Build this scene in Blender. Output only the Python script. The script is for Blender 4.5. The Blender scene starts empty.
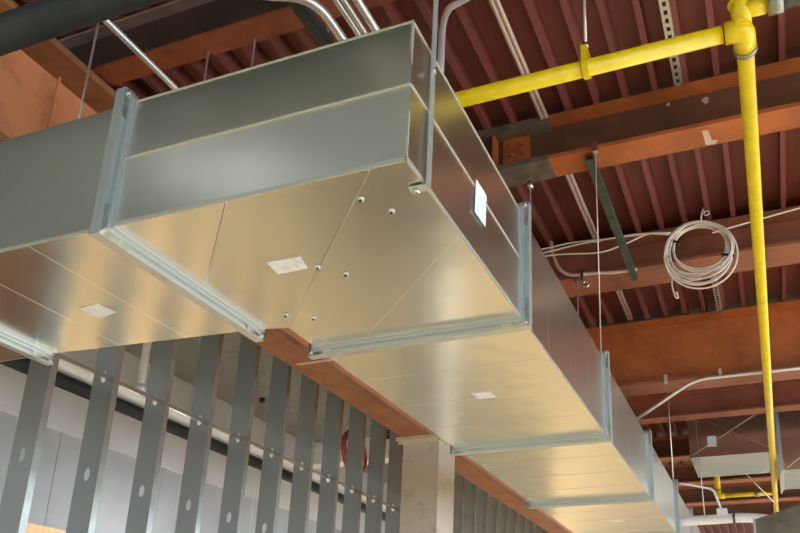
import bpy, math, random
from mathutils import Vector, Matrix
random.seed(7)
SC = bpy.context.scene
COL = SC.collection

# ------------------------------------------------------------------ materials
def new_mat(name):
    m = bpy.data.materials.new(name); m.use_nodes = True
    nt = m.node_tree
    return m, nt, nt.nodes['Principled BSDF']

def lin(c):
    return tuple((x/12.92 if x <= .04045 else ((x+.055)/1.055)**2.4) for x in c)

def rgb(r, g, b):
    return lin((r/255, g/255, b/255)) + (1,)

def paint(name, c, c2=None, rough=.5, metal=0.0, scale=4.0, detail=6, lo=.4, hi=.65, bump=0.0, bscale=40, bdet=2, spec=.5,
          stretch=(1, 1, 1), rough2=None):
    """surface colour c, worn towards c2 in noisy patches"""
    m, nt, b = new_mat(name)
    N = nt.nodes; L = nt.links
    b.inputs['Metallic'].default_value = metal
    b.inputs['Roughness'].default_value = rough
    b.inputs['Specular IOR Level'].default_value = spec
    b.inputs['Base Color'].default_value = c
    tc = N.new('ShaderNodeTexCoord')
    mp = N.new('ShaderNodeMapping'); mp.inputs['Scale'].default_value = stretch
    L.new(tc.outputs['Object'], mp.inputs['Vector'])
    if c2 is not None or rough2 is not None:
        n = N.new('ShaderNodeTexNoise'); n.inputs['Scale'].default_value = scale; n.inputs['Detail'].default_value = detail
        n.inputs['Roughness'].default_value = .65
        L.new(mp.outputs[0], n.inputs['Vector'])
        mr = N.new('ShaderNodeMapRange'); mr.inputs[1].default_value = lo; mr.inputs[2].default_value = hi
        L.new(n.outputs['Fac'], mr.inputs[0])
        if c2 is not None:
            mx = N.new('ShaderNodeMix'); mx.data_type = 'RGBA'
            mx.inputs[6].default_value = c; mx.inputs[7].default_value = c2
            L.new(mr.outputs[0], mx.inputs[0]); L.new(mx.outputs[2], b.inputs['Base Color'])
        if rough2 is not None:
            r2 = N.new('ShaderNodeMapRange'); r2.inputs[3].default_value = rough; r2.inputs[4].default_value = rough2
            L.new(n.outputs['Fac'], r2.inputs[0]); r2.inputs[1].default_value = .3; r2.inputs[2].default_value = .7
            L.new(r2.outputs[0], b.inputs['Roughness'])
    if bump > 0:
        n2 = N.new('ShaderNodeTexNoise'); n2.inputs['Scale'].default_value = bscale; n2.inputs['Detail'].default_value = bdet
        L.new(mp.outputs[0], n2.inputs['Vector'])
        bp = N.new('ShaderNodeBump'); bp.inputs['Strength'].default_value = 1.0; bp.inputs['Distance'].default_value = bump
        L.new(n2.outputs['Fac'], bp.inputs['Height']); L.new(bp.outputs[0], b.inputs['Normal'])
    return m

M = {}
M['galv'] = paint('galvanized_sheet', rgb(220, 222, 216), None, rough=.225, metal=1,
                  bump=.0022, bscale=1.0, bdet=1, stretch=(5, 5, .7))
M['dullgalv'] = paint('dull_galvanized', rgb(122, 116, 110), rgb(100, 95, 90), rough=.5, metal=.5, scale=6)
M['flange'] = paint('zinc_flange', rgb(196, 206, 212), None, rough=.4, metal=.78)
M['seam'] = paint('folded_seam', rgb(196, 200, 198), rough=.4, metal=.6)
M['bracket'] = paint('bright_zinc', rgb(214, 222, 226), rgb(176, 186, 192), rough=.28, metal=1, scale=40)
M['bolt'] = paint('bolt_zinc', rgb(220, 222, 220), rough=.25, metal=1)
M['hole'] = paint('dark_bolt', rgb(30, 30, 32), rough=.6)
M['paper'] = paint('white_paper', rgb(226, 236, 255), rgb(204, 214, 236), rough=.8, scale=30)
M['deck'] = paint('maroon_deck_paint', rgb(130, 73, 69), rgb(104, 55, 51), rough=.5, scale=3, detail=8, stretch=(.3, 1, 1), lo=.35, hi=.7)
M['paleceiling'] = paint('pale_unseen_ceiling', rgb(166, 180, 190), rough=.7)
M['greydeck'] = paint('grey_deck_paint', rgb(106, 106, 104), rgb(92, 92, 90), rough=.6, scale=3)
M['primer'] = paint('orange_primer', rgb(178, 100, 52), rgb(136, 74, 40), rough=.55, scale=3.2, detail=10, lo=.42, hi=.72)
M['primer2'] = paint('brown_primer', rgb(150, 92, 70), rgb(112, 66, 50), rough=.55, scale=3.2, detail=10, lo=.42, hi=.72)
M['girder_shaded'] = paint('girder_primer_shaded', rgb(148, 100, 68), rgb(112, 70, 48), rough=.55, scale=5, detail=10, lo=.42, hi=.7)  # darker copy of the girder primer: flange shade put into the colour
M['girder'] = paint('girder_primer_lit', rgb(208, 136, 92), rgb(140, 92, 70), rough=.55, scale=4.5, detail=8, lo=.5, hi=.74)  # lighter copy: light on the girder web put into the colour
M['darkweb'] = paint('dark_brown_web', rgb(110, 72, 50), rgb(84, 54, 38), rough=.6, scale=3.2, detail=10)  # patchy dark brown, mainly for purlin webs
M['blackweb'] = paint('blackish_brown_web', rgb(66, 48, 40), rgb(46, 34, 30), rough=.6, scale=3.2)  # near-black brown for the web of the purlin above the elbow
M['redprimer'] = paint('red_brown_primer', rgb(150, 80, 50), rgb(116, 60, 38), rough=.55, scale=3.2, detail=10)
M['baresteel'] = paint('bare_grey_steel', rgb(112, 100, 92), rgb(84, 72, 64), rough=.5, scale=9, detail=8)
M['greybeam'] = paint('grey_lilac_primer', rgb(138, 118, 114), rgb(112, 94, 90), rough=.6, scale=6)
M['yellow'] = paint('yellow_gas_paint', rgb(226, 204, 22), rgb(214, 188, 14), rough=.32, scale=14)
M['greypipe'] = paint('black_iron_pipe', rgb(120, 116, 112), rgb(92, 88, 86), rough=.45, metal=.4, scale=12)
M['coupling'] = paint('grey_coupling', rgb(150, 148, 138), rough=.4, metal=.7)
M['emt'] = paint('conduit_steel', rgb(222, 222, 222), rough=.32, metal=.65)
M['conduit_dull'] = paint('dull_conduit', rgb(206, 184, 178), rough=.5, metal=.3)
M['blackpipe'] = paint('black_steel_pipe', rgb(44, 52, 58), rgb(30, 36, 40), rough=.55, scale=6, spec=.3)
M['strut'] = paint('dark_strut', rgb(84, 92, 92), rgb(64, 70, 70), rough=.45, metal=.6, scale=10)
M['greenstrut'] = paint('green_strut', rgb(70, 86, 78), rgb(52, 64, 58), rough=.5, metal=.2, scale=10)
M['slotted'] = paint('slotted_galv', rgb(196, 196, 190), rough=.4, metal=.7)
M['rod'] = paint('rod_zinc', rgb(214, 204, 198), rough=.4, metal=.7)
M['stud'] = paint('stud_galv', rgb(182, 190, 192), None, rough=.27, metal=.75, scale=6, detail=4, bump=.006, bscale=5, bdet=1)
M['cable'] = paint('white_cable', rgb(226, 218, 212), rough=.45)
M['tie'] = paint('black_tie', rgb(24, 22, 22), rough=.5)
M['redcable'] = paint('red_cable', rgb(176, 40, 40), rough=.45)
M['whitepipe'] = paint('white_jacket', rgb(240, 246, 255), rgb(228, 234, 244), rough=.45, scale=8)
M['column'] = paint('pale_grey_paint', rgb(206, 200, 192), rgb(160, 150, 140), rough=.7, scale=7, detail=10, lo=.55, hi=.75)
M['drywall'] = paint('grey_gypsum', rgb(164, 172, 184), rgb(158, 166, 178), rough=.85, scale=2)
M['drywall2'] = paint('white_band', rgb(198, 204, 216), rgb(190, 196, 208), rough=.85, scale=2)
M['joint'] = paint('joint_line', rgb(160, 162, 168), rough=.9)
M['floor'] = paint('tan_subfloor', rgb(226, 206, 168), rgb(212, 188, 146), rough=.75, scale=.7, detail=6)
M['ply'] = paint('plywood', rgb(236, 206, 162), rgb(222, 190, 142), rough=.7, scale=3, stretch=(6, 1, .4))
M['wallwhite'] = paint('plain_wall', rgb(200, 198, 192), rough=.9)
M['slate'] = paint('blue_grey_slab', rgb(112, 130, 148), rough=.8)
M['block'] = paint('grey_block', rgb(124, 132, 138), rgb(112, 119, 124), rough=.9, scale=5)

def side_grain(m, an=.55, r0=.215, r1=.29, rot=0.0):
    # rolled sheet: upright faces scatter along the rolling grain
    nt = m.node_tree; N = nt.nodes; L = nt.links; b = N['Principled BSDF']
    g = N.new('ShaderNodeNewGeometry'); sx = N.new('ShaderNodeSeparateXYZ'); L.new(g.outputs['True Normal'], sx.inputs[0])
    ab = N.new('ShaderNodeMath'); ab.operation = 'ABSOLUTE'; L.new(sx.outputs['Z'], ab.inputs[0])
    for sock, lo, hi in (('Anisotropic', an, 0), ('Roughness', r1, r0)):
        mr = N.new('ShaderNodeMapRange'); mr.inputs[3].default_value = lo; mr.inputs[4].default_value = hi
        L.new(ab.outputs[0], mr.inputs[0]); L.new(mr.outputs[0], b.inputs[sock])
    t = N.new('ShaderNodeTangent'); t.direction_type = 'RADIAL'; t.axis = 'Z'
    L.new(t.outputs[0], b.inputs['Tangent'])
    b.inputs['Anisotropic Rotation'].default_value = rot
side_grain(M['galv'])

# ------------------------------------------------------------------ mesh builder
class MB:
    def __init__(s): s.v = []; s.f = []; s.sm = []
    def add(s, vs, fs, smooth=False):
        o = len(s.v); s.v += [tuple(p) for p in vs]
        for f in fs: s.f.append([i+o for i in f]); s.sm.append(smooth)
        return s
    def box(s, x0, x1, y0, y1, z0, z1):
        vs = [(x0,y0,z0),(x1,y0,z0),(x1,y1,z0),(x0,y1,z0),(x0,y0,z1),(x1,y0,z1),(x1,y1,z1),(x0,y1,z1)]
        return s.add(vs, [(0,3,2,1),(4,5,6,7),(0,1,5,4),(1,2,6,5),(2,3,7,6),(3,0,4,7)])
    def prism(s, poly, axis, a0, a1):
        """poly: 2-D points in the two other axes (cyclic order), extruded along axis"""
        def put(p, a):
            return {'x': (a, p[0], p[1]), 'y': (p[0], a, p[1]), 'z': (p[0], p[1], a)}[axis]
        n = len(poly)
        vs = [put(p, a0) for p in poly] + [put(p, a1) for p in poly]
        fs = [tuple(range(n))[::-1], tuple(range(n, 2*n))] + [(i, (i+1) % n, n+(i+1) % n, n+i) for i in range(n)]
        return s.add(vs, fs)
    def ring(s, axis, t0, t1, r, h0, h1):
        """rectangular frame round rect r=(b0,b1,c0,c1), offsets h0..h1, between t0 and t1 along axis"""
        b0, b1, c0, c1 = r
        def rect(h): return [(b0-h, c0-h), (b1+h, c0-h), (b1+h, c1+h), (b0-h, c1+h)]
        def put(p, a):
            return {'x': (a, p[0], p[1]), 'y': (p[0], a, p[1]), 'z': (p[0], p[1], a)}[axis]
        vs = [put(p, t) for t in (t0, t1) for h in (h0, h1) for p in rect(h)]
        fs = []
        for i in range(4):
            j = (i+1) % 4
            fs += [(i, j, 4+j, 4+i), (8+i, 12+i, 12+j, 8+j), (4+i, 4+j, 12+j, 12+i), (i, 8+i, 8+j, j)]
        return s.add(vs, fs)
    def tube(s, path, r, n=12, cap=True):
        P = [Vector(p) for p in path]
        T = []
        for i in range(len(P)):
            a = P[max(i-1, 0)]; b = P[min(i+1, len(P)-1)]
            T.append((b-a).normalized())
        u = T[0].orthogonal().normalized()
        vs = []
        for i, p in enumerate(P):
            if i:
                q = T[i-1].rotation_difference(T[i]); u = (q @ u)
            u = (u - T[i]*u.dot(T[i])).normalized()
            w = T[i].cross(u)
            rr = r[i] if isinstance(r, (list, tuple)) else r
            for k in range(n):
                a = 2*math.pi*k/n
                vs.append(p + u*(rr*math.cos(a)) + w*(rr*math.sin(a)))
        fs = []
        for i in range(len(P)-1):
            for k in range(n):
                fs.append((i*n+k, i*n+(k+1) % n, (i+1)*n+(k+1) % n, (i+1)*n+k))
        s.add(vs, fs, True)
        if cap:
            m = len(s.v)-len(vs)
            s.f.append([m+k for k in range(n)][::-1]); s.sm.append(False)
            s.f.append([m+(len(P)-1)*n+k for k in range(n)]); s.sm.append(False)
        return s
    def torus(s, c, axis, R, r, n=24, m=8, sx=1.0):
        c = Vector(c); a = Vector(axis).normalized(); u = a.orthogonal().normalized(); w = a.cross(u)
        vs = []
        for i in range(n):
            t = 2*math.pi*i/n; d = u*math.cos(t) + w*math.sin(t)
            for k in range(m):
                q = 2*math.pi*k/m
                vs.append(c + d*(R + r*math.cos(q)) + a*(r*math.sin(q)))
        fs = [(i*m+k, ((i+1) % n)*m+k, ((i+1) % n)*m+(k+1) % m, i*m+(k+1) % m) for i in range(n) for k in range(m)]
        return s.add(vs, fs, True)
    def strip(s, a, b, w, h, up):
        """low ridge from a to b, width w, height h in direction up"""
        a = Vector(a); b = Vector(b); up = Vector(up).normalized()
        d = (b-a).normalized(); q = d.cross(up).normalized()*(w/2)
        vs = [a-q, a+q, a+q*.5+up*h, a-q*.5+up*h, b-q, b+q, b+q*.5+up*h, b-q*.5+up*h]
        return s.add(vs, [(0,1,2,3),(7,6,5,4),(0,4,5,1),(1,5,6,2),(2,6,7,3),(3,7,4,0)])
    def bar(s, a, b, w, h, up=(0,0,1)):
        """rectangular bar from a to b, width w across, height h along up"""
        a = Vector(a); b = Vector(b); d = (b-a).normalized(); up = Vector(up)
        q = d.cross(up).normalized(); up = q.cross(d).normalized()
        q *= w/2; up *= h/2
        vs = [p+e for p in (a, b) for e in (-q-up, q-up, q+up, -q+up)]
        return s.add(vs, [(3,2,1,0),(4,5,6,7),(0,1,5,4),(1,2,6,5),(2,3,7,6),(3,0,4,7)])
    def build(s, name, mat, parent=None, loc=None):
        """one mesh object; vertices are given in world space"""
        base = Vector((0, 0, 0))
        p = parent
        while p is not None: base += Vector(p.location); p = p.parent
        here = Vector(loc) if (loc is not None) else base
        me = bpy.data.meshes.new(name)
        me.from_pydata([tuple(Vector(v)-here) for v in s.v], [], s.f)
        me.polygons.foreach_set('use_smooth', s.sm)
        me.update()
        import bmesh
        bm = bmesh.new(); bm.from_mesh(me); bmesh.ops.recalc_face_normals(bm, faces=bm.faces); bm.to_mesh(me); bm.free()
        me.materials.append(M[mat])
        o = bpy.data.objects.new(name, me); COL.objects.link(o)
        o.location = here-base
        if parent is not None: o.parent = parent
        return o

def tag(o, label, cat, group=None):
    o['label'] = label; o['category'] = cat
    if group: o['group'] = group
    return o
def thing(name, loc, label, cat, group=None):
    o = bpy.data.objects.new(name, None); COL.objects.link(o); o.location = loc; o.empty_display_size = .1
    return tag(o, label, cat, group)
def struct(o):
    o['kind'] = 'structure'; return o
def fillet(pts, rad, n=7):
    P = [Vector(p) for p in pts]; out = [P[0]]
    for i in range(1, len(P)-1):
        a = (P[i-1]-P[i]); b = (P[i+1]-P[i])
        d = min(rad, a.length*.48, b.length*.48)
        s = P[i]+a.normalized()*d; e = P[i]+b.normalized()*d
        for k in range(n+1):
            t = k/n
            out.append(s*(1-t)**2 + P[i]*2*t*(1-t) + e*t*t)
    out.append(P[-1])
    return out
def smooth_path(pts, n=8):
    P = [Vector(p) for p in pts]; P = [P[0]*2-P[1]] + P + [P[-1]*2-P[-2]]
    out = []
    for i in range(1, len(P)-2):
        for k in range(n):
            t = k/n
            out.append(.5*((2*P[i]) + (P[i+1]-P[i-1])*t + (2*P[i-1]-5*P[i]+4*P[i+1]-P[i+2])*t*t + (3*P[i]-P[i-1]-3*P[i+1]+P[i+2])*t**3))
    out.append(P[-2])
    return out
def pipe_thing(name, mat, pts, r, label, cat, rad=.1, group=None, n=12, curve=None):
    path = smooth_path(pts) if curve else fillet(pts, rad)
    return tag(MB().tube(path, r, n).build(name, mat, loc=pts[0]), label, cat, group)

def quadplate(mb, pts, up, t=.0008):
    P = [Vector(p)+Vector(up)*t for p in pts]; Q = [p+Vector(up)*t for p in P]
    n = len(P)
    mb.add(P+Q, [tuple(range(n)), tuple(range(n, 2*n))[::-1]] + [(i, (i+1) % n, n+(i+1) % n, n+i) for i in range(n)])
    return mb

# ------------------------------------------------------------------ the setting
DZ = 4.45                      # underside of the deck ribs
struct(MB().box(-8, 21, -6.5, 9, -.2, 0).build('floor', 'floor'))
struct(MB().box(21, 34, -6.5, 9, -.2, 0).build('floor_front', 'slate'))  # unseen floor, tinted blue-grey for the far cross duct's reflection
def deck(y0, y1, x0, x1, z, phase, per=.15):
    pr = []
    k = math.ceil((y0-phase)/per)
    y = phase+k*per
    pts = [(y0, z+.08)]
    while y < y1:
        pts += [(y-.018, z+.08), (y-.014, z), (y+.014, z), (y+.018, z+.08)]
        y += per
    pts.append((y1, z+.08))
    pts = [p for p in pts if y0 <= p[0] <= y1]
    lower = pts; upper = [(y1, z+.2), (y0, z+.2)]
    mb = MB()
    n = len(lower)
    vs = [(x0, *p) for p in lower] + [(x1, *p) for p in lower]
    fs = [(i, i+1, n+i+1, n+i) for i in range(n-1)]
    mb.add(vs, fs)
    mb.box(x0, x1, y0, y1, z+.09, z+.2)
    return mb
struct(deck(-6.5, 3.25, 1.0, 30, DZ, .04).build('ceiling', 'deck'))
struct(deck(-6.5, 3.25, .3, .998, DZ, .04).build('ceiling_back', 'greydeck'))  # unseen strip, grey tone picked for the elbow's upper reflection
struct(deck(-6.5, 3.25, -6, .298, DZ, .04).build('ceiling_behind', 'paleceiling'))  # unseen ceiling, paled to brighten the elbow's lower reflection
struct(MB().box(-6, 30, 3.252, 7, DZ, DZ+.2).build('ceiling_left', 'block'))
# room beyond the stud wall
struct(MB().box(-2, 30, 5.5, 5.7, 0, 3.52).build('wall_left', 'drywall'))
struct(MB().box(-2, 30, 5.46, 5.7, 3.52, 4.45).build('trim_1', 'drywall2'))
j = MB()
for x in (4.75, 5.97, 7.19, 8.41): j.box(x-.004, x+.004, 5.495, 5.5, 0, 3.52)
struct(j.build('trim_2', 'joint'))
struct(MB().box(-6.2, -6, -6.5, 9, 0, 4.44).build('wall_back', 'wallwhite'))
struct(MB().box(29.8, 30, -6.5, 9, 0, 4.44).build('wall_front', 'wallwhite'))

# ------------------------------------------------------------------ steel frame
def ibeam(name, axis, a0, a1, c, zb, zt, w, tf, tw, label, mat, mats=None, group='purlins under the deck', wt=None):
    """I section running along axis; c = centre across"""
    base = (c, (a0+a1)/2, zb) if axis == 'y' else ((a0+a1)/2, c, zb)
    t = thing(name, base, label, 'beam', group)
    mats = mats or {}
    zt -= .003
    def rect(l, h, z0, z1): return [(l, z0), (h, z0), (h, z1), (l, z1)]
    MB().prism(rect(c-w/2, c+w/2, zb, zb+tf), axis, a0, a1).build('bottom_flange', mats.get('bottom', mat), t)
    MB().prism(rect(c-tw/2, c+tw/2, zb+tf, zt-tf), axis, a0, a1).build('web', mats.get('web', mat), t)
    MB().prism(rect(c-(wt or w)/2, c+(wt or w)/2, zt-tf, zt), axis, a0, a1).build('top_flange', mats.get('top', mat), t)
    return t
# girder along the stud wall (runs with the main duct)
GZ = 3.60
gd = ibeam('steel_girder', 'x', 1.52, 24, 2.825, GZ, 4.174, .23, .036, .016,
           'deep rust-orange girder over the stud wall, running the same way as the main duct', 'girder', {'bottom': 'girder_shaded', 'top': 'girder_shaded'}, group=None, wt=.33)
# splice plate and angle under the girder
MB().box(4.21, 4.235, 2.62, 2.88, GZ-.006, GZ).build('cross_angle', 'conduit_dull', gd)
for x in (2.05,):
    MB().box(x-.005, x+.005, 2.783, 2.792, GZ+.036, 4.13).build('stiffener', 'girder', gd)
fb = ibeam('steel_beam', 'y', -6.4, 3.2, 2.17, 4.19, DZ, .11, .014, .010,
           'rust-orange purlin with a grey top flange, above the elbow at upper left', 'primer', {'top': 'greybeam', 'web': 'blackweb', 'bottom': 'redprimer'})
ba = ibeam('steel_beam', 'y', -6.4, .90, 3.48, 4.175, DZ, .165, .022, .012,
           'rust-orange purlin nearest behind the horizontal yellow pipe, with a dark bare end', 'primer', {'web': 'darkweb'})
# dark bare end of that purlin, bolted splice plate
MB().box(3.395, 3.565, .90, 3.2, 4.172, 4.20).build('end_bottom_flange', 'baresteel', ba)
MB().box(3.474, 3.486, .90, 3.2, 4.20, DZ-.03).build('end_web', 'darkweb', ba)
MB().box(3.395, 3.565, .90, 3.2, DZ-.05, DZ-.002).build('end_top_flange', 'baresteel', ba)
sp = MB().box(3.462, 3.474, 1.02, 1.17, 4.20, DZ-.05).build('splice_plate', 'primer', ba)
for zz in (4.245, 4.30, 4.355):
    for yy in (1.06, 1.125):
        MB().tube([(3.462, yy, zz), (3.446, yy, zz)], .014, 6).build('bolt', 'primer', sp)
MB().box(3.40, 3.474, 1.20, 1.212, 4.20, DZ-.05).build('stiffener', 'primer', ba)
def patch(pts, nrm, parent):
    quadplate(MB(), pts, nrm, .0005).build('paint_patch', 'conduit_dull', parent)
patch([(3.433, .134, 4.175), (3.435, .106, 4.175), (3.52, .094, 4.175), (3.529, .066, 4.175), (3.556, .078, 4.175), (3.552, .126, 4.175)], (0, 0, -1), ba)
patch([(3.474, .298, 4.406), (3.474, .282, 4.42), (3.474, .278, 4.402), (3.474, .294, 4.394)], (-1, 0, 0), ba)
patch([(3.474, .127, 4.384), (3.474, .106, 4.403), (3.474, .088, 4.391), (3.474, .095, 4.363), (3.474, .11, 4.355), (3.474, .118, 4.375)], (-1, 0, 0), ba)
bb = ibeam('steel_beam', 'y', -6.4, 3.2, 4.86, 4.19, DZ, .27, .022, .012,
           'brown purlin carrying the coil of white cable', 'primer2')
bc = ibeam('steel_girder', 'y', -6.4, 2.62, 6.20, 3.885, DZ-.01, .26, .022, .014,
           'deep orange-brown cross girder with the widest web, behind the cable coil', 'primer', {'bottom': 'primer2'}, group=None)
bd = ibeam('steel_beam', 'y', -6.4, 3.2, 7.98, 4.185, DZ, .17, .02, .012,
           'brown purlin just above the far galvanized cross duct', 'primer2')
for x, lab in ((9.55, 'brown purlin directly behind the far galvanized cross duct'),
               (10.9, 'second brown purlin beyond the far cross duct'),
               (12.25, 'third brown purlin beyond the far cross duct'),
               (13.6, 'fourth brown purlin, farthest along the deck')):
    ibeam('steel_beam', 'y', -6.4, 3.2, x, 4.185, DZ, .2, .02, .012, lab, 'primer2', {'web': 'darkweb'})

# column under the girder
cl = thing('steel_column', (6.25, 2.785, 0), 'pale grey painted square column under the orange girder', 'column')
MB().box(6.06, 6.43, 2.615, 2.955, 0, GZ-.03).build('shaft', 'column', cl)
MB().box(5.97, 6.50, 2.585, 2.985, GZ-.03, GZ).build('cap_plate', 'column', cl)
for yy in (2.60, 2.97):
    for xx in (6.01, 6.46):
        MB().tube([(xx, yy, GZ-.055), (xx, yy, GZ-.03)], .013, 6).build('bolt', 'bolt', cl)

# ------------------------------------------------------------------ stud wall
def stud_mesh():
    mb = MB()
    W, Fl, T, H = .152, .041, .002, 4.36
    holes = [.5, 1.4, 2.61, 3.17]
    hw, hh = .019, .036
    seg = 16
    zs = 0.0
    def quad(z0, z1): mb.add([(0, 0, z0), (0, W, z0), (0, W, z1), (0, 0, z1)], [(0, 1, 2, 3)])
    for h in holes:
        quad(zs, h-.06)
        ov = []; rc = []
        for k in range(seg):
            a = 2*math.pi*(k+.5)/seg; c, s = math.cos(a), math.sin(a)
            ov.append((0, W/2+hw*c, h+hh*s))
            q = max(abs(c), abs(s))
            rc.append((0, W/2+c/q*W/2, h+s/q*.06))
        # corners of the square line up with k+.5 directions only for even split; snap the nearest ones
        for yy in (0, W):
            for zz in (h-.06, h+.06):
                i = min(range(seg), key=lambda i: (rc[i][1]-yy)**2+(rc[i][2]-zz)**2)
                rc[i] = (0, yy, zz)
        mb.add(ov+rc, [(k, (k+1) % seg, seg+(k+1) % seg, seg+k) for k in range(seg)])
        zs = h+.06
    quad(zs, H)
    for y0, y1, yl in ((0, T, .012), (W-T, W, W-.012)):
        mb.box(0, Fl, y0, y1, 0, H)
    mb.box(Fl-T, Fl, T, .012, 0, H)
    mb.box(Fl-T, Fl, W-.012, W-T, 0, H)
    return mb
ordw = ['first', 'second', 'third', 'fourth', 'fifth', 'sixth', 'seventh', 'eighth', 'ninth', 'tenth', 'eleventh', 'twelfth',
        'thirteenth', 'fourteenth', 'fifteenth']
sm = stud_mesh().build('wall_stud', 'stud')
k0 = 0
for k in range(25):
    o = sm if k == 0 else sm.copy()
    if k: COL.objects.link(o)
    o.location = (2.772-.041+.407*k, 3.32, .0)
    if k < 10:
        lab = 'galvanized steel wall stud, %s from the left of the row before the pale column' % ordw[k]
    else:
        lab = 'galvanized steel wall stud, %s to the right of the pale column' % ordw[k-10]
    tag(o, lab, 'stud', 'studs of the open metal stud wall')
tr = MB().box(2.6, 13, 3.316, 3.476, 4.355, 4.36)
tr.box(2.6, 13, 3.316, 3.318, 4.29, 4.355).box(2.6, 13, 3.474, 3.476, 4.29, 4.355).box(2.6, 13, 3.316, 3.476, 4.36, DZ-.003)
tag(tr.build('top_track', 'stud', loc=(2.6, 3.396, 4.36)), 'galvanized top track holding the stud heads behind the girder', 'track')
br = MB().box(2.60, 13, 3.388, 3.404, 3.160, 3.162).box(2.60, 13, 3.388, 3.390, 3.162, 3.184).box(2.60, 13, 3.402, 3.404, 3.162, 3.184)
tag(br.build('bridging_channel', 'stud', loc=(2.6, 3.396, 3.17)), 'thin steel bridging channel threaded horizontally through the studs', 'channel')

# unseen panel and board stack, added to darken what the duct underside mirrors
struct(MB().box(2.2, 4.36, 5.46, 5.5, 0, 2.35).build('unseen_dark_panel', 'darkweb'))
bs = thing('unseen_board_stack', (5.2, 2.55, 0), 'added unseen stack of grey boards, darkening the reflection in the duct elbow', 'boards')
for i in range(6):
    MB().box(4.5+.01*(i % 3), 5.95-.012*(i % 2), 2.15+.008*(i % 2), 2.95, .065*i, .065*i+.06).build('board', 'greypipe', bs)

for x, y in ((6.75, 5.0), (6.95, 4.88), (7.55, 4.55), (8.2, 4.2), (8.4, 4.3), (9.0, 4.8)):
    t = thing('ceiling_anchor', (x, y, DZ-.05), 'small dark anchor on the grey ceiling behind the stud wall', 'anchor', 'anchors on the grey ceiling')
    MB().tube([(x, y, DZ-.05), (x, y, DZ)], .03, 8).build('socket', 'hole', t)

# services in the room beyond the studs
tag(MB().tube([(1.0, 4.2, 3.50), (13, 4.2, 3.50)], .045, 16).build('white_pipe', 'whitepipe', loc=(1, 4.2, 3.5)),
    'thick white horizontal pipe running behind the stud wall', 'pipe')
tag(MB().tube([(1.0, 4.22, 3.40), (13, 4.22, 3.40)], .048, 16).build('black_pipe', 'blackpipe', loc=(1, 4.22, 3.4)),
    'black horizontal pipe just under the white pipe behind the studs', 'pipe')
for x, lab in ((4.22, 'white vertical drop pipe between the second and third stud from the left'),
               (6.34, 'white vertical drop pipe behind the studs just left of the red cable loop')):
    d = thing('drop_pipe', (x, 4.2, 3.55), lab, 'pipe', 'white drop pipes behind the studs')
    MB().tube([(x, 4.2, 3.545), (x, 4.2, DZ+.02)], .028, 12).build('pipe', 'whitepipe', d)
    MB().tube([(x, 4.2, 3.545), (x, 4.2, 3.60)], .038, 16).build('collar', 'whitepipe', d)
pw = tag(MB().box(4.44, 28, 5.38, 5.40, 0, 2.70).build('plywood_lining', 'ply', loc=(4.44, 5.39, 0)),  # only the top edge shows; the rest added for the duct's reflection
         'tan plywood lining low on the wall behind the left studs', 'plywood')
wb = MB().box(8.4, 8.62, 3.6, 5.46, 4.16, DZ)
tag(wb.build('white_beam', 'whitepipe', loc=(8.5, 4.5, 4.16)), 'white boxed beam high behind the studs, left of the column', 'beam')
loops = thing('red_cable_coil', (6.38, 3.62, 3.40), 'loop of red cable hanging behind the studs beside the column', 'cable')
for k in range(3):
    c = (6.38+.01*k, 3.60+.02*k, 3.63)
    pts = [(c[0]+(.20+.012*k)*math.cos(a), c[1]+.01*math.sin(3*a), c[2]+(.20+.01*k)*math.sin(a)) for a in [2*math.pi*i/32 for i in range(33)]]
    MB().tube(pts, .008, 8).build('cable_loop', 'redcable', loops)

# ------------------------------------------------------------------ ducts
ZB, ZT = 2.88, 3.338
def flange(mb, axis, plane, s, r):
    def R(t0, t1, h0, h1): mb.ring(axis, min(plane+s*t0, plane+s*t1), max(plane+s*t0, plane+s*t1), r, h0, h1)
    R(.0005, .013, -.002, .036)      # upstand
    R(.013, .018, .028, .036)        # return lip
    R(.013, .030, -.001, .017)       # inner rib
    R(.030, .042, -.001, .006)       # foot
def corners(parent, axis, plane, s, r):
    b0, b1, c0, c1 = r
    for bi, sb in ((b0, 1), (b1, -1)):
        for ci, scn in ((c0, 1), (c1, -1)):
            mb = MB()
            a0, a1 = sorted((plane+s*.0125, plane+s*.022))
            def bx(p0, p1, q0, q1, mb=mb, a0=a0, a1=a1):
                p0, p1 = sorted((p0, p1)); q0, q1 = sorted((q0, q1))
                if axis == 'x': mb.box(a0, a1, p0, p1, q0, q1)
                else: mb.box(p0, p1, a0, a1, q0, q1)
            bx(bi-sb*.034, bi+sb*.075, ci-scn*.034, ci-scn*.008)
            bx(bi-sb*.034, bi-sb*.008, ci-scn*.008, ci+scn*.075)
            o = mb.build('corner_bracket', 'bracket', parent)
            pb, pc = bi-sb*.021, ci-scn*.021
            e = plane+s*.021; e2 = plane+s*.031
            if axis == 'x': MB().tube([(e, pb, pc), (e2, pb, pc)], .009, 6).build('bolt', 'bolt', o)
            else: MB().tube([(pb, e, pc), (pb, e2, pc)], .009, 6).build('bolt', 'bolt', o)
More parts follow.
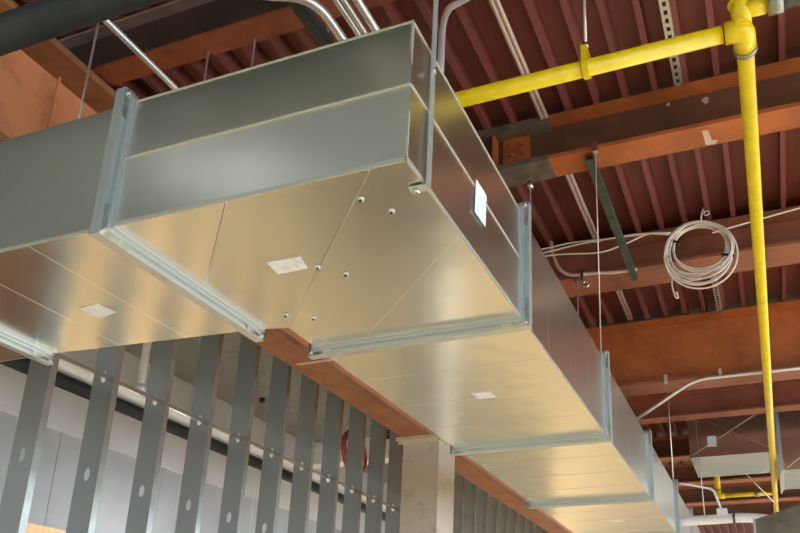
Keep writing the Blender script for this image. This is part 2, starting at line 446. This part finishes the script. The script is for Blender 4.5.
def straight(axis, a0, a1, b0, b1, label, beads, name='duct_section', ends=(1, 1), z0=ZB, z1=ZT, group='sections of the galvanized duct run', b1_far=None):
    if axis == 'x': loc = ((a0+a1)/2, (b0+b1)/2, z0)
    else: loc = ((b0+b1)/2, (a0+a1)/2, z0)
    t = thing(name, loc, label, 'duct', group)
    mb = MB()
    if axis == 'x': mb.box(a0+.001, a1-.001, b0, b1, z0, z1)
    else: mb.prism([(b0, a0+.001), (b1, a0+.001), (b1_far or b1, a1-.001), (b0, a1-.001)], 'z', z0, z1)
    mb.build('body', 'galv', t)
    for e, plane, s in ((ends[0], a0, 1), (ends[1], a1, -1)):
        r = (b0, (b1_far or b1) if s < 0 else b1, z0, z1)
        if e:
            f = MB(); flange(f, axis, plane, s, r); f.build('flange', 'flange', t)
            corners(t, axis, plane, s, r)
    for a in beads:
        sb = MB()
        sb.ring(axis, a-.005, a+.005, (b0, b1+((b1_far or b1)-b1)*(a-a0)/(a1-a0), z0, z1), -.002, .0007)
        sb.build('bead', 'galv', t)
    for b, sg in ((b0, -1), (b1, 1))[:1 if b1_far else 2]:   # standing lock seams along the lower edges
        ls = MB()
        if axis == 'x': ls.box(a0+.04, a1-.04, min(b, b+sg*.004), max(b, b+sg*.004), z0, z0+.010)
        else: ls.box(min(b, b+sg*.004), max(b, b+sg*.004), a0+.04, a1-.04, z0, z0+.010)
        ls.build('lock_seam', 'seam', t)
    return t
MY0, MY1 = .799, 1.67        # main run across
LX0, LX1 = 1.576, 2.345      # left arm across
YJ, XJ = 1.805, 2.59          # joints of the elbow
el = thing('duct_elbow', (2.1, 1.3, ZB), 'large square galvanized duct elbow with screw heads underneath, centre of the picture', 'duct', None)
mid = 3.118
poly = [(LX0, MY0), (XJ-.001, MY0), (XJ-.001, MY1), (2.37, MY1), (2.345, YJ-.001), (LX0, YJ-.001)]
polym = [(LX0-.007, MY0-.006), (XJ-.001, MY0-.006), (XJ-.001, MY1), (2.37, MY1), (2.345, YJ-.001), (LX0-.007, YJ-.001)]
mb = MB(); n = 6
vs = [(*p, ZB) for p in poly] + [(*p, mid) for p in polym] + [(*p, ZT) for p in poly]
fs = [tuple(range(6))[::-1], tuple(range(12, 18))]
for l in (0, 6):
    fs += [(l+i, l+(i+1) % n, l+6+(i+1) % n, l+6+i) for i in range(n)]
mb.add(vs, fs).build('body', 'galv', el)
f = MB(); flange(f, 'y', YJ, -1, (LX0, LX1, ZB, ZT)); f.build('flange', 'flange', el)
corners(el, 'y', YJ, -1, (LX0, LX1, ZB, ZT))
f = MB(); flange(f, 'x', XJ, -1, (MY0, MY1, ZB, ZT)); f.build('flange', 'flange', el)
corners(el, 'x', XJ, -1, (MY0, MY1, ZB, ZT))
MB().box(LX0-.013, LX0-.006, MY0-.006, YJ-.04, mid-.002, mid+.002).build('seam', 'seam', el)
MB().box(LX0-.007, XJ-.04, MY0-.010, MY0-.005, mid-.002, mid+.002).build('seam', 'seam', el)
MB().box(LX0-.005, LX0, MY0-.004, YJ-.04, ZB-.001, ZB+.012).build('lock_seam', 'seam', el)
MB().box(LX0-.005, XJ-.04, MY0-.005, MY0, ZB-.001, ZB+.012).build('lock_seam', 'seam', el)
MB().box(LX0-.004, LX0+.003, MY0-.004, MY0+.003, ZB+.012, ZT).build('lock_seam', 'seam', el)
for a, b in (((1.58, 1.364), (1.97, 1.74)), ((1.58, .91), (2.36, 1.655)), ((1.97, .811), (2.54, 1.42))):
    MB().strip((*a, ZB), (*b, ZB), .009, .0012, (0, 0, -1)).build('diagonal_seam', 'galv', el)
# hem along the top edges
MB().box(LX0-.003, LX0+.01, MY0-.003, YJ-.04, ZT-.001, ZT+.003).build('top_hem', 'seam', el)
MB().box(LX0+.01, XJ-.04, MY0-.003, MY0+.010, ZT-.001, ZT+.003).build('top_hem', 'seam', el)
st = quadplate(MB(), [(1.907, 1.455, ZB), (1.91, 1.329, ZB), (1.986, 1.346, ZB), (1.989, 1.464, ZB)], (0, 0, -1)).build('paper_label', 'paper', el)
st = quadplate(MB(), [(2.062, MY0-.0102, 3.144), (2.163, MY0-.0102, 3.146), (2.155, MY0-.0102, 3.021), (2.054, MY0-.0102, 3.017)], (0, -1, 0), .0005).build('paper_label', 'paper', el)
for x, y in ((1.691, .992), (1.774, .936), (1.991, 1.311), (2.063, 1.247), (2.27, 1.616), (2.326, 1.53)):
    s = MB().tube([(x, y, ZB), (x, y, ZB-.003)], .009, 12).build('screw', 'whitepipe', el)
    MB().tube([(x, y+.002, ZB-.003), (x, y+.002, ZB-.008)], .0045, 8).build('tip', 'hole', s)

a1 = straight('y', YJ, 2.81, LX0, LX1, 'left arm of the galvanized duct, with a white label underneath', (2.12, 2.435), b1_far=2.272)
quadplate(MB(), [(1.975, 2.318, ZB), (1.962, 2.218, ZB), (2.044, 2.208, ZB), (2.065, 2.306, ZB)], (0, 0, -1)).build('paper_label', 'paper', a1)
straight('y', 2.81, 4.3, LX0, 2.272, 'galvanized duct piece cut off by the left edge of the picture', (3.2, 3.5), ends=(1, 0))
XS = [XJ, 4.135, 5.70, 7.27, 8.55, 10.1]
labs = ['straight galvanized duct section next to the elbow, with a small white label underneath',
        'second straight galvanized duct section beyond the elbow',
        'third straight galvanized duct section beyond the elbow, small pale label underneath',
        'fourth straight galvanized duct section, where the white pipe meets the duct',
        'last far galvanized duct section at the bottom edge of the picture']
secs = []
for i in range(5):
    l = XS[i+1]-XS[i]
    secs.append(straight('x', XS[i], XS[i+1], MY0, MY1, labs[i], [XS[i]+l*q for q in (.25, .5, .75)]))
quadplate(MB(), [(3.274, 1.258, ZB), (3.275, 1.164, ZB), (3.362, 1.164, ZB), (3.362, 1.255, ZB)], (0, 0, -1)).build('paper_label', 'paper', secs[0])
quadplate(MB(), [(6.49, 1.265, ZB), (6.49, 1.145, ZB), (6.57, 1.145, ZB), (6.57, 1.265, ZB)], (0, 0, -1)).build('paper_label', 'paper', secs[2])

# far cross duct and its neighbour
G0, G1 = 3.875, 4.40
cd = thing('cross_duct', (8.85, .3, G0), 'far galvanized cross duct with a square white label, above the yellow branch pipe', 'duct', None)
MB().box(8.4, 9.3, -.13, .735, G0, G1).build('body', 'galv', cd)
f = MB(); flange(f, 'y', -.13, 1, (8.4, 9.3, G0, G1)); f.build('flange', 'flange', cd)
MB().strip((8.4, .72, G0+.02), (8.4, -.1, G1-.02), .008, .0008, (-1, 0, 0)).build('cross_break', 'galv', cd)
MB().strip((8.4, .72, G1-.02), (8.4, -.1, G0+.02), .008, .0008, (-1, 0, 0)).build('cross_break', 'galv', cd)
quadplate(MB(), [(8.399, .545, 4.095), (8.399, .455, 4.09), (8.399, .458, 3.975), (8.399, .547, 3.98)], (-1, 0, 0), .003).build('paper_label', 'paper', cd)
cd2 = thing('cross_duct', (8.85, -.9, G0-.2), 'far galvanized duct at the right edge, to the right of the yellow pipe', 'duct', None)
MB().prism([(8.4, G0-.2), (9.3, G0-.2), (9.3, G1), (8.4, G1)], 'y', -2.2, -.131).build('body', 'galv', cd2)
f = MB(); flange(f, 'y', -.131, -1, (8.4, 9.3, G0-.2, G1)); f.build('flange', 'flange', cd2)
MB().strip((8.4, -.2, G0-.18), (8.4, -1.1, G1-.02), .008, .0008, (-1, 0, 0)).build('cross_break', 'galv', cd2)
# dark sloping duct at the lower right corner
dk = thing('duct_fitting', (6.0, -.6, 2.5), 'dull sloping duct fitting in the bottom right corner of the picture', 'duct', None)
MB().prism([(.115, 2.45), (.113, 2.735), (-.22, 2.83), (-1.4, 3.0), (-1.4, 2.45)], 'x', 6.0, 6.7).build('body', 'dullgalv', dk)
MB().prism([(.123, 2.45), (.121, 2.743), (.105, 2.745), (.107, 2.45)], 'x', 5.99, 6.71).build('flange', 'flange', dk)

# ------------------------------------------------------------------ duct hangers
hs = thing('duct_hanger', (1.69, MY0, ZB), 'galvanized strap hanger down the right side of the duct elbow', 'hanger')
MB().box(1.676, 1.704, MY0-.016, MY0-.0125, ZB-.005, DZ).build('strap', 'flange', hs)
MB().box(1.676, 1.704, MY0-.016, MY0+.04, ZB-.009, ZB-.005).build('foot', 'flange', hs)
MB().tube([(1.690, MY0+.02, ZB-.009), (1.690, MY0+.02, ZB-.022)], .010, 6).build('bolt', 'bolt', hs)
MB().tube([(1.690, MY0-.017, 3.26), (1.690, MY0-.024, 3.26)], .009, 6).build('bolt', 'bolt', hs)
def wire(pts, r, label, name='hanger_rod', mat='rod', group='thin hanger rods and wires', clip=None, cat='rod'):
    t = thing(name, pts[-1], label, cat, group)
    MB().tube(pts, r, 8).build('rod', mat, t)
    if clip: MB().box(clip[0]-.014, clip[0]+.014, clip[1]-.014, clip[1]+.014, clip[2]-.03, clip[2]+.03).build('clamp', 'bolt', t)
    return t
wire([(3.405, .655, 4.20), (4.07, .795, 3.342)], .0035, 'long pale wire from the purlin clamp down to the duct joint', clip=(3.392, .653, 4.18))
t = wire([(3.50, 1.03, 4.175), (3.50, 1.03, 3.72), (3.50, 1.03, ZT)], .005, 'short pale rod at the first duct joint under the dark beam end')
MB().tube([(3.50, 1.03, 4.09), (3.50, 1.03, 4.13)], .017, 10).build('nut', 'bolt', t)
for x, y, zt, lab in ((1.95, 2.49, 4.44, 'pale hanger rod in front of the orange girder web at far left'),
                      (2.20, 2.105, 4.20, 'left of the two pale rods rising from the elbow to the purlin'),
                      (2.20, 1.862, 4.20, 'right of the two pale rods rising from the elbow to the purlin'),
                      (2.20, 1.50, 4.20, 'pale rod beside the dark strut above the elbow')):
    wire([(x, y, zt), (x, y, ZT)], .005, lab, clip=(x, y, zt-.03) if zt > 4.3 else None)
t = wire([(4.745, 1.07, 4.20), (4.745, 1.07, ZT)], .005, 'pale rod clamped to the brown purlin beside the first straight section', clip=(4.735, 1.07, 4.20))
wire([(7.28, .80, DZ), (7.28, .80, 3.37)], .006, 'pale rod at the fourth duct joint')
wire([(7.0, .764, DZ+.03), (7.0, .772, ZT+.0)], .004, 'thin wire hanging right beside the third duct section')
wire([(8.0, .62, 4.2), (8.0, .60, 3.09)], .004, 'thin wire dropping to the white insulated pipe')

# ------------------------------------------------------------------ yellow gas pipe
PR = .031; YX, YY, YZ = 2.42, -.076, 3.80
yp = thing('gas_pipe', (YX, YY, YZ), 'yellow gas pipe with one leg across and one running away at right', 'pipe')
MB().tube([(YX, 2.6, YZ), (YX, YY+.07, YZ)], PR, 20).build('cross_leg', 'yellow', yp)
MB().tube([(YX+.07, YY, YZ), (11.35, YY, YZ)], PR, 20).build('long_leg', 'yellow', yp)
MB().tube(fillet([(YX, YY+.065, YZ), (YX, YY, YZ), (YX+.10, YY, YZ)], .055, 10), .039, 20).build('elbow_fitting', 'yellow', yp)
MB().tube([(YX, YY+.062, YZ), (YX, YY+.042, YZ)], .038, 20).build('collar', 'yellow', yp)
MB().tube([(YX+.085, YY, YZ), (YX+.105, YY, YZ)], .043, 20).build('collar', 'coupling', yp)
MB().tube([(YX-.015, YY+.005, YZ), (YX-.015, YY+.005, YZ+.20)], .034, 20).build('riser_fitting', 'yellow', yp)
MB().torus((YX-.015, YY+.005, YZ+.10), (0, 0, 1), .036, .007).build('collar', 'yellow', yp)
MB().tube([(YX-.015, YY+.03, YZ+.065), (YX-.015, YY-.09, YZ+.065)], .028, 16).build('nipple', 'yellow', yp)
MB().tube([(4.62, YY, YZ), (4.625, YY, YZ)], PR+.001, 20).build('joint_mark', 'greypipe', yp)
MB().tube([(11.31, YY, YZ-.04), (11.31, YY, YZ+.04)], .045, 20).build('end_tee', 'yellow', yp)
MB().tube([(11.31, YY, YZ-.35), (11.31, YY, YZ)], PR, 20).build('drop_leg', 'yellow', yp)
gp = thing('iron_pipe', (YX-.015, -.6, YZ+.065), 'grey unpainted pipe with coupling joining the yellow pipe at top right', 'pipe')
MB().tube([(YX-.015, YY-.09, YZ+.065), (YX-.015, -2.5, YZ+.065)], .029, 16).build('pipe', 'greypipe', gp)
MB().tube([(YX-.015, YY-.085, YZ+.065), (YX-.015, YY-.135, YZ+.065)], .038, 16).build('coupling', 'coupling', gp)
hr = thing('pipe_hanger', (YX, .488, YZ+.05), 'clevis hanger on a thin rod holding the horizontal yellow pipe', 'hanger')
MB().tube([(YX, .488, DZ+.03), (YX, .488, YZ+.075)], .006, 10).build('rod', 'rod', hr)
MB().tube([(YX, .488, YZ+.095), (YX, .488, YZ+.115)], .012, 6).build('nut', 'bolt', hr)
rg = MB()
pts = [(YX+.038*math.cos(a), .488, YZ+.004+.042*math.sin(a)) for a in [2*math.pi*i/28 for i in range(29)]]
for i in range(28): rg.bar(pts[i], pts[i+1], .022, .005, (0, 1, 0)) if False else rg.bar(pts[i], pts[i+1], .005, .024, (0, 1, 0))
rg.box(YX-.04, YX+.04, .477, .499, YZ+.07, YZ+.076)
rg.box(YX-.042, YX-.036, .477, .499, YZ+.0, YZ+.076).box(YX+.036, YX+.042, .477, .499, YZ+.0, YZ+.076)
rg.build('ring', 'yellow', hr)
# branch pipe
yb = thing('gas_branch', (10.0, .3, YZ), 'small yellow branch pipe under the far cross duct, with an upturned end', 'pipe')
MB().tube([(10.0, YY+.031, YZ), (10.0, .545, YZ)], .028, 16).build('run', 'yellow', yb)
MB().tube(fillet([(10.0, .50, YZ), (10.0, .575, YZ), (10.0, .575, YZ+.08)], .05), .038, 16).build('elbow_fitting', 'yellow', yb)
MB().tube([(10.0, .575, YZ+.05), (10.0, .575, DZ+.03)], .034, 16).build('riser', 'yellow', yb)
MB().tube([(10.0, .10, YZ), (10.0, .15, YZ)], .038, 12).build('union', 'coupling', yb)

# ------------------------------------------------------------------ conduits, pipes and struts near the deck
pipe_thing('black_pipe', 'blackpipe', [(1.405, 6.0, 3.60), (1.405, -2.0, 3.60+.0)], .057, 'large black pipe crossing the top left corner', 'pipe', n=20)
pipe_thing('conduit', 'emt', [(.9, 2.13, 3.90), (2.19, 2.13, 3.90), (2.9, 2.13, 3.90)], .0135, 'single bright conduit running past the purlin at upper left', 'conduit')
pipe_thing('conduit', 'emt', [(1.66, 2.2, 4.44), (1.79, 1.56, 3.91), (1.86, 1.345, 3.90), (4.3, 1.335, 3.90)], .0185, 'thick bright conduit bending from left to away above the elbow', 'conduit', rad=.13, group='bright conduits above the elbow')
for y, r, lab in ((1.275, .012, 'thin bright conduit next right of the thick bent conduit'),
                  (1.25, .012, 'second thin bright conduit right of the bent conduit'),
                  (1.205, .016, 'rightmost bright conduit of the bundle above the elbow')):
    pipe_thing('conduit', 'emt', [(.2, y, 3.90), (4.3, y, 3.90)], r, lab, 'conduit', group='bright conduits above the elbow')
def strut(a, b, w, h, mat, label, slots=0, name='strut_channel'):
    t = thing(name, a, label, 'strut')
    a = Vector(a); b = Vector(b)
    d = (b-a).normalized(); up = Vector((0, 0, 1)); q = d.cross(up).normalized()
    L = (b-a).length
    # U channel, open side up
    def pan(o, ww, hh): return MB().bar(a+o, b+o, ww, hh)
    m = MB()
    m.bar(a+q*(w/2-.0015)+up*(h/2), b+q*(w/2-.0015)+up*(h/2), .003, h)
    m.bar(a-q*(w/2-.0015)+up*(h/2), b-q*(w/2-.0015)+up*(h/2), .003, h)
    if not slots:
        m.bar(a, b, w, .003)
    else:
        # bottom plate with real rectangular slots
        e = w*.3
        m.bar(a+q*(w/2-e/2), b+q*(w/2-e/2), e, .003); m.bar(a-q*(w/2-e/2), b-q*(w/2-e/2), e, .003)
        k = int(L/slots)
        for i in range(k+1):
            s = a+d*(i*slots); m.bar(s, s+d*slots*.45, w-2*e+.001, .003)
    m.build('channel', mat, t)
    return t
strut((.6, 1.46, 3.955), (2.9, 1.46, 3.955), .045, .045, 'strut', 'dark strut channel running away left of the bright conduits')
strut((3.42, .69, 4.135), (4.78, .69, 4.135), .041, .036, 'greenstrut', 'dark green strut spanning between two purlins near the cable')
strut((.8, .222, DZ-.03), (3.36, .222, DZ-.03), .041, .03, 'slotted', 'pale slotted strut under the deck behind the yellow pipe', .05)
strut((5.10, .222, DZ-.03), (6.03, .222, DZ-.03), .041, .03, 'slotted', 'short slotted strut showing below the cable coil', .05)
dc = thing('deck_conduits', (3, .91, DZ-.012), 'twin dull conduits strapped along the deck, passing behind the yellow pipe', 'conduit')
for y in (.908, .931):
    MB().tube([(.2, y, DZ-.012), (6.0, y, DZ-.012)], .0115, 10).build('conduit', 'conduit_dull', dc)
pipe_thing('conduit', 'emt', [(2.11, .95, ZT), (2.11, .95, 3.94), (2.31, .945, 4.18), (2.50, .94, 4.43)], .0125,
           'bright conduit rising behind the duct edge and curving right', 'conduit', rad=.14)
# conduit in front of the brown purlin
fc = thing('conduit', (4.6, .8, 4.13), 'dull flexible conduit bending under the white cables beside the duct', 'conduit')
MB().tube(smooth_path([(4.64, 1.22, DZ), (4.64, 1.21, 4.36), (4.64, 1.17, 4.24), (4.64, 1.09, 4.172), (4.64, .95, 4.158), (4.66, .80, 4.15), (4.69, .66, 4.165)]), .012, 10).build('tube', 'conduit_dull', fc)
cp = MB().box(4.62, 4.73, 1.0, 1.02, 4.11, 4.19).build('clip', 'bolt', fc)
MB().torus((4.62, .985, 4.075), (1, .2, 0), .02, .005, 16, 6).build('ring_clip', 'bolt', fc)
# conduit clipped to the deep cross girder
cc = thing('conduit', (6.0, .3, 3.86), 'grey conduit on the deep cross girder, dropping left behind the duct', 'conduit')
MB().tube(fillet([(6.05, 1.2, 3.42), (6.05, .45, 3.868), (6.05, -3, 3.868)], .12), .014, 10).build('tube', 'emt', cc)
for y, z in ((.675, 3.885), (.26, 3.885)):
    MB().box(6.045, 6.075, y-.012, y+.012, z-.02, z+.05).build('clamp', 'conduit_dull', cc)

# ------------------------------------------------------------------ white cables and coil
def cable(pts, label, r=.0055):
    return tag(MB().tube(smooth_path(pts, 6), r, 8).build('white_cable', 'cable', loc=pts[0]), label, 'cable', 'white cables along the purlin')
cable([(4.58, 2.4, 4.36), (4.58, 1.8, 4.35), (4.58, 1.27, 4.366), (4.58, 1.07, 4.376), (4.58, .87, 4.362), (4.57, .69, 4.345), (4.56, .515, 4.33), (4.55, .40, 4.295)],
      'topmost white cable strung left of the coil')
cable([(4.56, 2.4, 4.30), (4.56, 1.8, 4.30), (4.56, 1.24, 4.325), (4.56, 1.03, 4.343), (4.56, .868, 4.345), (4.55, .60, 4.335), (4.54, .43, 4.29)],
      'middle white cable strung left of the coil')
cable([(4.54, 2.4, 4.28), (4.54, 1.8, 4.29), (4.54, 1.4, 4.29), (4.54, 1.14, 4.28), (4.54, .87, 4.245), (4.54, .70, 4.278), (4.54, .56, 4.318), (4.54, .42, 4.30)],
      'lowest sagging white cable left of the coil')
cable([(4.56, .17, 4.262), (4.56, .004, 4.285), (4.56, -.342, 4.331), (4.56, -.8, 4.38), (4.56, -1.6, 4.42)],
      'white cable running right from the coil behind the yellow pipe')
co = thing('cable_coil', (4.6, .264, 3.87), 'round coil of white cable hanging below the brown purlin', 'cable')
rx = Vector((0, -1, 0)); rz = Vector((0, 0, 1))
for k in range(11):
    R0 = .158+.0052*k+random.uniform(-.008, .008)
    cy = .262+random.uniform(-.016, .016); cz = 4.352-R0-.012+random.uniform(-.010, .008)
    ph = random.uniform(0, 6.28); w1 = random.uniform(.004, .017)
    pts = []
    for i in range(49):
        a = 2*math.pi*i/48
        rr = R0 + w1*math.sin(2*a+ph)
        pts.append((4.585+.02*math.sin(a+ph)-.003*k, cy+rr*1.02*math.cos(a), cz+rr*1.03*math.sin(a)))
    MB().tube(pts, .0056, 8).build('cable_loop', 'cable', co)
for a in (.67, 3.4):
    MB().bar((4.575, .264+.165*math.cos(a)*.85, 4.14+.14*math.sin(a)), (4.575, .264+.215*math.cos(a), 4.14+.215*math.sin(a)), .012, .04, (1, 0, 0)).build('black_tie', 'tie', co)
MB().tube(smooth_path([(4.58, .43, 4.02), (4.57, .435, 3.95), (4.57, .42, 3.87), (4.57, .405, 3.86), (4.57, .41, 3.90)]), .006, 8).build('loose_tail', 'cable', co)
MB().tube(smooth_path([(4.58, .235, 4.36), (4.58, .225, 4.42), (4.6, .21, DZ+.02)]), .006, 8).build('hanging_tie', 'cable', co)
MB().torus((4.58, .195, 4.42), (1, 0, 0), .016, .004, 14, 6).build('hook', 'cable', co)

# ------------------------------------------------------------------ white insulated pipe far right
wp = thing('insulated_pipe', (7.9, .4, 3.06), 'white insulated pipe leaving the far duct end at lower right', 'pipe')
MB().tube(smooth_path([(7.62, .792, 3.055), (7.62, .45, 3.06), (7.62, .25, 3.062), (7.65, .05, 3.045), (7.72, -.15, 3.0), (7.8, -.5, 2.92)]), .045, 16).build('jacket', 'whitepipe', wp)
MB().tube([(7.62, .325, 3.061), (7.62, .305, 3.061)], .052, 16).build('band', 'strut', wp)
MB().box(7.57, 7.67, .37, .46, 3.09, 3.15).build('saddle_box', 'whitepipe', wp)
for x, y, zz, lab in ((7.75, .85, ZT, 'thin wire just left of the far cross duct'),):
    wire([(x, y, 4.4), (x, y, zz)], .003, lab)
pipe_thing('conduit', 'whitepipe', [(7.6, .799, 3.42), (7.6, .70, 3.40), (7.6, .475, 3.34), (7.6, .42, 3.14)], .011,
           'thin pale conduit from the duct down to the white pipe', 'conduit', rad=.05)
wire([(9.8, .28, DZ+.03), (9.8, .236, 4.02), (9.8, -.055, 3.64)], .008, 'pale slanted wire under the far cross duct', mat='rod')

# ------------------------------------------------------------------ unseen fill lamps, added to light the plywood mirrored in the duct
def emis(name, c, k):
    m, nt, b = new_mat(name)
    b.inputs['Emission Color'].default_value = c; b.inputs['Emission Strength'].default_value = k
    M[name] = m
emis('warm_fill', (1, .93, .84, 1), 58)
for i, x in enumerate((5.6, 8.0, 10.4, 12.8, 15.2, 17.6, 20.0, 22.4)):
    t = thing('fill_strip', (x, 4.5, 2.56), 'added unseen fill lamp low in the room beyond the studs, number %d along the wall' % (i+1) if False else
              'added unseen fill lamp low behind the studs, %s along the plywood lining' % ordw[i], 'light', 'added fill lamps beyond the stud wall')
    MB().box(x-.6, x+.6, 4.44, 4.45, 2.44, 2.58).build('housing', 'wallwhite', t)
    MB().box(x-.6, x+.6, 4.45, 4.56, 2.57, 2.58).build('cover', 'wallwhite', t)
    MB().box(x-.59, x+.59, 4.455, 4.53, 2.50, 2.565).build('diffuser', 'warm_fill', t)
    for xx in (x-.5, x+.5):
        MB().tube([(xx, 4.5, 2.58), (xx, 4.5, DZ+.03)], .002, 6).build('wire', 'rod', t)

cl_ = thing('reflection_light', (-.25, 3.0, DZ-.06), 'added unseen ceiling light behind the camera, for a glow in the duct elbow', 'light')  # unseen light, added for the glow mirrored in the elbow face
MB().box(-.45, -.20, 2.5, 3.2, DZ-.05, DZ).build('housing', 'wallwhite', cl_)
M['cool_fill'] = None
emis('cool_fill', (.86, .95, 1, 1), 2.2)
MB().box(-.43, -.22, 2.52, 3.18, DZ-.06, DZ-.05).build('diffuser', 'cool_fill', cl_)

# ------------------------------------------------------------------ camera
R = [(0.35378743, -0.93515218, 0.01802392), (0.30071409, 0.09547702, -0.94892317), (0.88566669, 0.34113714, 0.314992)]
right = Vector(R[0]).normalized(); fwd = Vector(R[2]); fwd = (fwd-right*fwd.dot(right)).normalized(); up = right.cross(fwd).normalized()
cam = bpy.data.cameras.new('camera'); co_ = bpy.data.objects.new('camera', cam); COL.objects.link(co_)
co_.matrix_world = Matrix(((right.x, up.x, -fwd.x, 0), (right.y, up.y, -fwd.y, 0), (right.z, up.z, -fwd.z, 1.6), (0, 0, 0, 1)))
cam.sensor_width = 36; cam.sensor_fit = 'HORIZONTAL'
cam.lens = 796.174*36/800
cam.shift_x = (400-469.938)/800; cam.shift_y = (416.492-266.5)/800
cam.clip_start = .05; cam.clip_end = 200
SC.camera = co_

# ------------------------------------------------------------------ daylight through the open sides
w = bpy.data.worlds.new('daylight'); SC.world = w; w.use_nodes = True
bg = w.node_tree.nodes['Background']
bg.inputs['Color'].default_value = (.86, .95, 1.0, 1); bg.inputs['Strength'].default_value = 4.0
sun = bpy.data.lights.new('low_sun', 'SUN'); sun.energy = 7; sun.angle = .01; sun.color = (1, .9, .74)
so = bpy.data.objects.new('low_sun', sun); COL.objects.link(so)
so.rotation_euler = Vector((.12, 1, -.364)).to_track_quat('-Z', 'Y').to_euler()
vs_ = SC.view_settings
vs_.view_transform = 'Standard'; vs_.look = 'None'; vs_.exposure = 0.0; vs_.gamma = 1.0; vs_.use_curve_mapping = False
